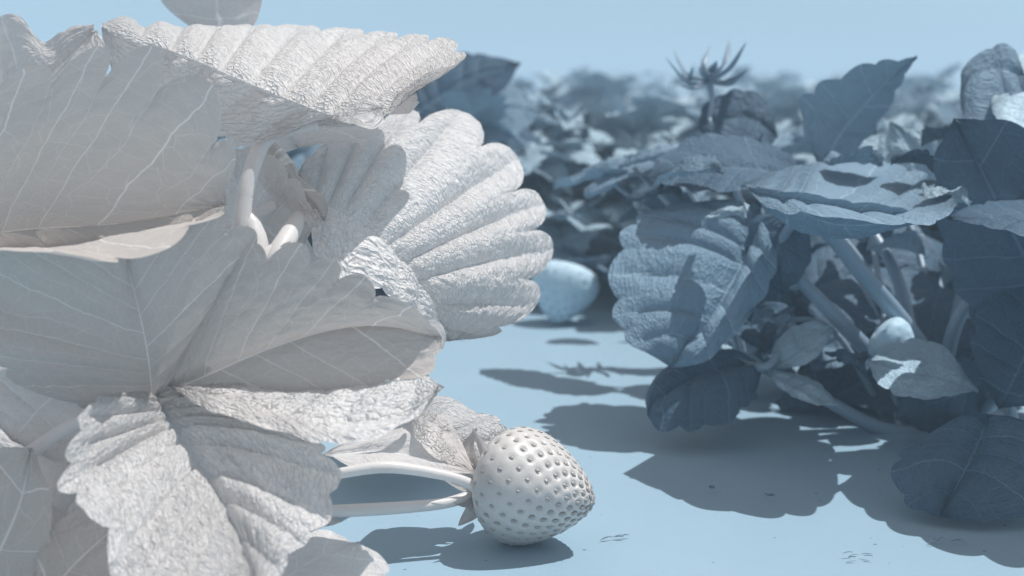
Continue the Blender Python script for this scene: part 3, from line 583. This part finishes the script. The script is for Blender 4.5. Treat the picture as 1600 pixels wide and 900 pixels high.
for k_ in range(46):
    cx = rr_.uniform(1000, 1610); lo = 300 + (cx < 1150) * 60; cy = rr_.uniform(200 if cx > 1230 else 250, 620); dd = rr_.uniform(.615, .80) if cy < 500 else rr_.uniform(.59, .68)
    if cx < 1160 and cy > 420: cx += 180
    c_ = P(cx, cy, dd); c_[2] = max(c_[2], .012)
    Lf = rr_.uniform(.020, .042)
    loose_leaf(rp_, c_, rr_.uniform(0, 6.28), Lf, Lf * rr_.uniform(.30, .45), rr_.uniform(-.5, .8), rr_.uniform(.1, 1.1), rr_.uniform(-.7, .7), (M_BLUE_SHADE, M_BLUE_SHADE, M_BLUEU, M_PALE_LIT)[k_ % 4], 200 + k_)
    if k_ % 4 == 0:
        b_ = CR + rr_.normal(0, .012, 3) * np.array((1, 1, 0)); b_[2] = 0.001; m_ = (b_ + c_) / 2 + np.array((0, 0, .02)); V, F = tube_geo([b_, m_, c_], [.0017, .0014, .0009], 24, 8)
        mesh_obj('stalk', V, F, M_BSTALK, rp_)
for k_, (cx, cy, dd, L_, az_) in enumerate(((1075, 262, .585, .030, 2.8), (1020, 300, .60, .026, 3.4), (1130, 330, .560, .024, 2.2), (1340, 250, .575, .030, .6), (1440, 250, .56, .026, .2), (1480, 300, .53, .022, .4), (1200, 500, .56, .022, 4.0), (1330, 560, .56, .024, 5.0))):
    loose_leaf(rp_, P(cx, cy, dd), az_, L_, L_ * .36, .1, .5, .1, (M_BLUEU, M_BLUE_SHADE, M_PALE_LIT)[k_ % 3], 300 + k_)
for c_, az_, L_ in ((P(935, 268, .69), 2.6, .050), (P(990, 262, .67), 3.3, .048), (P(1040, 240, .66), 2.9, .044)):
    loose_leaf(rp_, c_, az_, L_, L_ * .34, .05, .35, .1, M_BLUEU, int(L_ * 9000))
    b_ = P(1180, 560, .64); b_[2] = .001; V, F = tube_geo([b_, (b_ + c_) / 2 + np.array((0, 0, .02)), c_], [.0017, .0014, .0009], 24, 8); mesh_obj('stalk', V, F, M_BSTALK, rp_)
# low trifoliate
leaf(rp_, [(1192, 578, .575), (1150, 575, .572), (1090, 590, .566), (1040, 620, .562), (1012, 650, .56)],
     [(1192, 578, .575), (1140, 560, .582), (1080, 562, .585), (1030, 590, .58), (1012, 620, .572), (1012, 650, .56)],
     [(1192, 578, .575), (1170, 630, .558), (1130, 660, .55), (1070, 672, .548), (1030, 672, .552), (1012, 650, .56)],
     M_BLUE_SHADE, 'low toothed leaf with a lit base, lying over the ground', nl=6, nr=6, amp=.06, pleat=.0016, bulge=(.005, .005), seed=38, **BL)
leaf(rp_, [(1205, 578, .57), (1235, 555, .57), (1270, 530, .572), (1302, 515, .575)],
     [(1205, 578, .57), (1208, 545, .575), (1235, 512, .582), (1275, 505, .582), (1302, 515, .575)],
     [(1205, 578, .57), (1250, 575, .562), (1280, 555, .564), (1302, 515, .575)],
     M_PALE_LIT, nl=4, nr=4, amp=.04, pleat=.0008, seed=39, **BL)
leaf(rp_, [(1200, 582, .568), (1235, 600, .562), (1270, 618, .556), (1310, 636, .55)],
     [(1200, 582, .568), (1240, 585, .570), (1285, 600, .566), (1310, 636, .55)],
     [(1200, 582, .568), (1225, 612, .556), (1270, 632, .550), (1310, 636, .55)],
     M_PALE_LIT, nl=4, nr=4, amp=.04, pleat=.0006, seed=40, **BL)
leaf(rp_, [(1195, 572, .575), (1150, 552, .58), (1110, 545, .585), (1085, 545, .59)], [(1195, 572, .575), (1150, 545, .585), (1110, 538, .59), (1085, 545, .59)],
     [(1195, 572, .575), (1150, 560, .572), (1110, 555, .58), (1085, 545, .59)], M_PALE_LIT, nl=3, nr=3, amp=.03, pleat=.0004, seed=41, ns=60, ntt=14)
leaf(rp_, [(1528, 614, .525), (1480, 592, .53), (1420, 580, .534), (1355, 566, .538)],
     [(1528, 614, .525), (1490, 560, .545), (1440, 530, .555), (1390, 540, .552), (1355, 566, .538)],
     [(1528, 614, .525), (1470, 622, .518), (1420, 618, .518), (1375, 600, .524), (1355, 566, .538)],
     M_PALE_LIT, 'leaf with a bright lower edge low in the plant', nl=5, nr=5, amp=.05, pleat=.001, seed=42, **BL)
leaf(rp_, [(1545, 650, .485), (1525, 700, .478), (1500, 750, .47), (1470, 808, .46)],
     [(1545, 650, .485), (1480, 670, .492), (1420, 700, .488), (1398, 740, .48), (1420, 790, .468), (1470, 808, .46)],
     [(1545, 650, .485), (1620, 670, .478), (1660, 740, .466), (1620, 800, .458), (1540, 815, .456), (1470, 808, .46)],
     M_BLUE_SHADE, 'low leaf bowed over the ground at the lower right', nl=6, nr=6, amp=.05, pleat=.0012, bulge=(.004, .004), seed=43, **BL)
leaf(rp_, [(1300, 620, .60), (1380, 580, .61), (1460, 540, .62), (1560, 500, .62)],
     [(1300, 620, .60), (1340, 540, .625), (1430, 470, .64), (1510, 450, .64), (1560, 500, .62)],
     [(1300, 620, .60), (1400, 650, .59), (1500, 630, .59), (1570, 570, .60), (1560, 500, .62)], M_BLUE_SHADE, nl=6, nr=6, amp=.05, pleat=.001, seed=44, **BL)
leaf(rp_, [(1240, 470, .64), (1300, 440, .65), (1380, 420, .66), (1470, 430, .66)],
     [(1240, 470, .64), (1280, 390, .67), (1370, 350, .68), (1450, 370, .68), (1470, 430, .66)],
     [(1240, 470, .64), (1320, 520, .62), (1400, 520, .62), (1460, 490, .635), (1470, 430, .66)], M_BLUE_SHADE, nl=6, nr=6, amp=.05, pleat=.001, seed=45, **BL)
leaf(rp_, [(1250, 330, .575), (1222, 370, .575), (1212, 410, .575), (1222, 460, .575)],
     [(1250, 330, .575), (1180, 340, .58), (1165, 390, .58), (1180, 440, .578), (1222, 460, .575)],
     [(1250, 330, .575), (1265, 370, .57), (1262, 420, .57), (1222, 460, .575)], M_BLUE_SHADE, nl=4, nr=4, amp=.04, pleat=.001, seed=46, **BL)
leaf(rp_, [(1560, 640, .53), (1600, 560, .54), (1640, 480, .55), (1650, 400, .56)],
     [(1560, 640, .53), (1520, 560, .55), (1540, 460, .56), (1590, 400, .565), (1650, 400, .56)],
     [(1560, 640, .53), (1660, 620, .53), (1720, 540, .535), (1700, 440, .55), (1650, 400, .56)], M_BLUE_SHADE, nl=6, nr=6, amp=.05, pleat=.001, seed=47, **BL)
for p, r in (([(1480, 660, .60), (1400, 590, .59), (1320, 510, .585), (1245, 432, .58), (1215, 400, .58)], [.0042, .0036, .0032, .0024]),
             ([(1500, 660, .60), (1450, 560, .59), (1400, 490, .58), (1345, 425, .57), (1300, 370, .56), (1260, 340, .545)], [.0042, .0038, .0034, .0026]),
             ([(1480, 660, .60), (1430, 540, .61), (1400, 430, .62), (1340, 330, .64), (1285, 268, .64)], [.0034, .003, .0024, .0016]),
             ([(1490, 670, .60), (1480, 560, .59), (1520, 470, .58), (1640, 470, .56)], [.0036, .003, .0022]),
             ([(1215, 405, .58), (1225, 370, .575), (1260, 325, .555)], [.0022, .002, .0016]),
             ([(1215, 405, .58), (1185, 410, .58), (1170, 400, .585)], [.0022, .0018, .0012]),
             ([(1470, 680, .59), (1380, 670, .585), (1290, 625, .575), (1195, 577, .573)], [.0034, .003, .0024, .002]),
             ([(1500, 670, .59), (1540, 660, .54), (1560, 650, .49)], [.003, .0026, .002]),
             ([(1520, 670, .59), (1600, 560, .55), (1690, 400, .51), (1740, 80, .52)], [.003, .0028, .0024, .002]),
             ([(1165, 575, .57), (1200, 572, .566), (1215, 552, .568)], [.0016, .0018, .0014])):
    stalk(rp_, p, r, M_BSTALK)
leaf(rp_, [(1950, 380, .470), (1830, 372, .475), (1700, 360, .484), (1580, 350, .495), (1480, 345, .505)],
     [(1950, 380, .470), (1880, 320, .52), (1760, 300, .545), (1620, 305, .55), (1530, 318, .53), (1480, 345, .505)],
     [(1950, 380, .470), (1900, 425, .425), (1780, 410, .425), (1670, 385, .440), (1580, 365, .462), (1520, 352, .484), (1480, 345, .505)],
     M_BLUE_SHADE, nl=8, nr=10, amp=.05, pleat=.0015, seed=75, **BL)
dl = thing('strawberry_plant', 'dark toothed leaves on a stalk against the sky, just right of the top crinkled leaf', 'plant', P(730, 380, .98) * np.array((1, 1, 0)))
leaf(dl, [(640, 180, .98), (690, 150, .975), (750, 115, .97), (815, 100, .965)], [(640, 180, .98), (660, 110, .99), (710, 85, .985), (770, 88, .975), (815, 100, .965)],
     [(640, 180, .98), (700, 190, .965), (770, 160, .96), (815, 100, .965)], M_BLUE_SHADE, nl=7, nr=6, amp=.045, pleat=.002, seed=76, ns=90, ntt=18)
leaf(dl, [(660, 190, .99), (720, 185, .98), (790, 170, .97), (850, 175, .96)], [(660, 190, .99), (730, 140, 1.0), (800, 135, .99), (850, 175, .96)],
     [(660, 190, .99), (720, 225, .97), (800, 215, .95), (850, 175, .96)], M_BLUEU, nl=7, nr=6, amp=.045, pleat=.002, seed=77, ns=90, ntt=18)
stalk(dl, [(640, 180, .98), (660, 260, .99), (700, 400, 1.0), (730, 470, 1.0)], [.0014, .0018, .0022], M_BSTALK)
# pale unripe berry under the stalks
s3 = thing('strawberry', 'small bright unripe strawberry half hidden under the lit stalks of the right-hand plant', 'strawberry', G(1385, 600) * np.array((1, 1, 0)))
V, F, SV, SF = berry_geo(P(1370, 515, .575), (.6, -.3, -.5), .019, .0105, na=70, nl_=50, seed=5, nseed=60, dimple=.0005)
fr = mesh_obj('fruit', V, F, M_BBERRY, s3)
stalk(s3, [(1440, 640, .59), (1425, 570, .585), (1400, 520, .58), (1370, 513, .575)], [.0014, .0012, .001], M_BSTALK, 'stem')

# ---------------------------------------------------------------- generic plants for the rows behind
def local_leaf(seed, res=(34, 7), size=1.0):
    "one compound leaf: three toothed leaflets joined at the origin, pointing up and out along +X"
    r = np.random.default_rng(seed); VV, FF, UU = [], [], []; o_ = 0
    tilt = r.uniform(-.5, .6); 
    for k, an in enumerate((0, 1.25, -1.25)):
        L = size * r.uniform(.036, .052) * (1 if k == 0 else .9); W = L * r.uniform(.40, .48); droop = r.uniform(-.1, .7); cup = r.uniform(.1, .6)
        x = np.linspace(0, 1, 6)
        mid = [np.array((L * t, 0, L * (.25 * t - droop * t * t))) for t in x]
        lf, rt = [], []
        for t in np.linspace(0, 1, 8):
            wv = W * math.sin(math.pi * t ** .72) ** .85 if 0 < t < 1 else 0
            z = L * (.25 * t - droop * t * t) + cup * wv
            lf.append(np.array((L * t, wv, z))); rt.append(np.array((L * t, -wv, z * 1.0)))
        V, F, UV, _, _ = leaf_geo(mid, lf, rt, nl=7, nr=7, amp=.12, pleat=.0015 * size, ns=res[0], ntt=res[1], fine=.0002, seed=seed + k, wave=.003, midgroove=.0005)
        ca, sa = math.cos(an), math.sin(an); V = V @ np.array(((ca, sa, 0), (-sa, ca, 0), (0, 0, 1)))
        VV.append(V); FF.append(F + o_); UU.append(UV); o_ += len(V)
    V = np.concatenate(VV); c, s_ = math.cos(tilt), math.sin(tilt)
    V = V @ np.array(((c, 0, -s_), (0, 1, 0), (s_, 0, c)))
    return V, np.concatenate(FF), np.concatenate(UU)
HOLD = (0, 0, 0)
def compose_plant(seed, nleaf, hmax, spread, mats):
    "returns list of (name, V, F, UV, mat) around the origin"
    r = np.random.default_rng(seed); parts = []
    for i in range(nleaf):
        a = i * 2.4 + r.uniform(-.4, .4); f = (i + .5) / nleaf; rad = spread * (.25 + .75 * f ** .7) * r.uniform(.75, 1.1); z = hmax * (1 - .75 * f ** 1.5) * r.uniform(.70, 1.03)
        tip = np.array((rad * math.cos(a), rad * math.sin(a), z))
        V, F, UV = local_leaf(seed * 50 + i)
        yaw = a + r.uniform(-.5, .5); ca, sa = math.cos(yaw), math.sin(yaw)
        V = V @ np.array(((ca, sa, 0), (-sa, ca, 0), (0, 0, 1))) + tip
        V[:, 2] = np.maximum(V[:, 2], .004 + .003 * vnoise(V[:, 0] * 90, V[:, 1] * 90, i))
        parts.append(('leaf', V, F, UV, mats[(0, 1, 2, 2, 2, 1)[int(r.random() * 6)]]))
        base = np.array((.012 * math.cos(a), .012 * math.sin(a), 0)); mid_ = base * .4 + tip * .6 * np.array((.75, .75, 1.05)); 
        Vt, Ft = tube_geo([base, mid_, tip], [.0022, .0018, .0012], 12, 7); parts.append(('stalk', Vt, Ft, np.zeros((len(Vt), 2)), M_BSTALK))
    return parts
def make_plant(seed, nleaf, hmax, spread, label):
    t = thing('strawberry_plant', label, 'plant', (0, 0, 0))
    for nm, V, F, UV, mt in compose_plant(seed, nleaf, hmax, spread, (M_BLUE_SHADE, M_BLUEU, M_PALE_LIT)): mesh_obj(nm, V, F, mt, t, UV)
    return t
def copy_plant(src, loc, rz, sc, label, group):
    c = src.copy(); col.objects.link(c); c.location = loc; c.rotation_euler = (0, 0, rz); c.scale = (sc, sc, sc); c['label'] = label
    if group: c['group'] = group
    for ch in src.children:
        d = ch.copy(); col.objects.link(d); d.parent = c
    return c
ROWG = 'blurred strawberry plants in the row behind'
protos = [make_plant(100 + i, 22, .100, .11, '') for i in range(4)]
# plants one can tell apart: (pixel x, ground distance, scale, turn, label)
SPOTS = [(780, 1.02, 1.0, .3, 'blurred blue strawberry plant just above the big scalloped leaf, its dark leaf against the sky'),
         (930, 1.00, .80, 1.9, 'blurred strawberry plant behind the heart-shaped berry'),
         (1085, .93, .92, 3.9, 'blurred strawberry plant left of the upright toothed leaf, behind the spiky calyx'),
         (1230, .86, .92, 5.0, 'blurred strawberry plant behind the stalks of the right-hand plant'),
         (1400, .84, .95, .9, 'blurred strawberry plant beyond the level curled leaf'),
         (1570, .80, 1.0, 2.7, 'dark strawberry plant at the right edge behind the broad shaded leaf'),
         (640, 1.0, 1.0, 4.1, 'strawberry plant hidden for the most part behind the large rugged leaf'),
         (500, .95, .8, 2.0, 'strawberry plant behind the middle of the near plant'),
         (1690, .95, 1.0, 2.0, 'strawberry plant cut by the right edge of the picture')]
for i, (x, dist, sc, rz, lb) in enumerate(SPOTS):
    X0 = (x - 800) / FPX * dist * 1.0
    if i < 4:
        c = protos[i]; c.location = (X0, dist, 0); c.rotation_euler = (0, 0, rz); c.scale = (sc,) * 3; c['label'] = lb
    else: c = copy_plant(protos[i % 4], (X0, dist, 0), rz, sc, lb, None)
# rows further off, one mesh per plant with shared leaf shapes
def merged_plant(seed, label):
    VV, FF, UU = [], [], []; o_ = 0
    mi = []; mats = [M_BLUE_SHADE, M_BLUEU, M_PALE_LIT, M_BSTALK]
    for nm, V, F, UV, mt in compose_plant(seed, 24, .112, .13, (M_BLUE_SHADE, M_BLUEU, M_PALE_LIT)):
        VV.append(V); FF += [tuple(int(q) + o_ for q in f) for f in F]; UU.append(UV); o_ += len(V); mi += [mats.index(mt)] * len(F)
    o = mesh_obj('strawberry_plant', np.concatenate(VV), FF, M_BLUE_SHADE, None, np.concatenate(UU))
    for q in mats[1:]: o.data.materials.append(q)
    o.data.polygons.foreach_set('material_index', mi); return o
mp_ = [merged_plant(300 + i, '') for i in range(3)]
r = random.Random(11); first = 0; k = 0
FARL = 'blurred blue strawberry plant in the crowded rows between the heart-shaped berry and the horizon'
for row, (yd, step, zg) in enumerate(((1.06, .115, 0), (1.22, .16, -.01), (1.45, .17, -.01), (1.75, .19, -.01), (2.15, .22, -.01), (2.7, .27, -.005), (3.4, .32, 0), (4.4, .42, 0), (5.8, .6, 0), (8.5, .8, 0))):
    half = yd * .40
    nn = int(2 * half / step) + 2
    for j in range(nn):
        x = -half * .55 + (j + r.uniform(-.25, .25)) * step
        if x > half * 1.08: continue
        src = mp_[k % 3]; k += 1
        if first < 3: o = src; first += 1
        else: o = src.copy(); col.objects.link(o)
        s_ = r.uniform(.85, 1.05) * (1 + .03 * row)
        o.location = (x, yd + r.uniform(-.06, .06), zg); o.rotation_euler = (0, 0, r.uniform(0, 6.28)); o.scale = (s_, s_, s_)
        tag(o, FARL, 'plant', 'blurred strawberry plants in the far rows')

# spiky dried calyx standing above the leaves
fc = protos[2]
def spike(base, tip, mid_, r_): return tube_geo([base, mid_, tip], [r_ * .5, r_, r_ * .7, .0001], 16, 7, 0)
VV, FF = [], []; o_ = 0
b0 = (1108, 128, .70)
for tx, ty, mx_, my_ in ((1052, 78, 1078, 118), (1040, 90, 1075, 128), (1062, 110, 1085, 132), (1110, 70, 1098, 108), (1140, 62, 1132, 98), (1166, 66, 1140, 106), (1120, 95, 1112, 112), (1170, 108, 1142, 124), (1082, 104, 1080, 132), (1096, 92, 1104, 112), (1060, 132, 1084, 138), (1158, 118, 1136, 132)):
    V, F = tube_geo([P(*b0), P(mx_, my_, .695 + .01 * math.sin(tx)), P(tx, ty, .70 + .02 * math.sin(tx * 3))], [.0012, .0024 + .0006 * math.cos(tx), .0013, .0002], 18, 8, 0, .4)
    VV.append(V); FF += [tuple(q + o_ for q in f) for f in F]; o_ += len(V)
V, F = tube_geo([P(1108, 185, .70), P(1112, 155, .70), P(1108, 126, .70)], [.0013, .0012, .0022], 12, 8); VV.append(V); FF += [tuple(q + o_ for q in f) for f in F]
sc_ = mesh_obj('flower_calyx', np.concatenate(VV), FF, M_BSTALK)
fc_root = thing('strawberry_flower_stalk', 'spiky dried flower calyx on a thin stalk standing against the sky', 'flower', (P(1112, 300, .70)[0], P(1112, 300, .70)[1], 0))
sc_.data.transform(__import__('mathutils').Matrix.Translation(-fc_root.location)); sc_.parent = fc_root
stalk(fc_root, [(1108, 184, .70), (1116, 230, .70), (1160, 320, .71), (1230, 500, .73)], [.0013, .0015, .0018], M_BSTALK)

# ---------------------------------------------------------------- crumbs on the ground
M_CRUMB = plain('dry_crumb', (.16, .22, .27), .8, .2, nscale=400, nvar=.4)
def crumb(name, x, y, L, label, pieces, sc):
    q = G(x, y); rr = np.random.default_rng(int(x)); VV, FF = [], []; o_ = 0
    for _ in range(pieces):
        a = rr.uniform(-.6, .6); c0 = q + np.array((rr.uniform(-L, L) * .5, rr.uniform(-L, L) * .25, .0008)); d = np.array((math.cos(a), math.sin(a), rr.uniform(-.05, .2))) * L * rr.uniform(.2, .5)
        V, F = tube_geo([c0 - d * .5, c0 + np.array((0, 0, sc)), c0 + d * .5], [.0001, sc * rr.uniform(.5, 1.2), .0001], 8, 6, 0, .6); V[:, 2] += 0.0004
        VV.append(V); FF += [tuple(k_ + o_ for k_ in f) for f in F]; o_ += len(V)
    tag(mesh_obj(name, np.concatenate(VV), FF, M_CRUMB), label, 'debris')
crumb('dry_leaf_scrap', 958, 845, .008, 'tiny dry scrap on the ground right of the grey strawberry', 6, .0003)
crumb('dry_leaf_scrap', 1350, 873, .009, 'tiny wispy dry scrap on the sunlit ground near the bottom edge', 6, .0003)
crumb('dry_leaf_scrap', 1480, 852, .010, 'faint dry scrap beside the serrated shadow edge at the lower right', 5, .0003)
crumb('soil_crumb', 1110, 768, .003, 'dark soil crumb inside the big leaf shadow', 5, .0008)
crumb('soil_crumb', 1203, 780, .003, 'dark soil crumb at the tip of the big leaf shadow', 5, .0007)
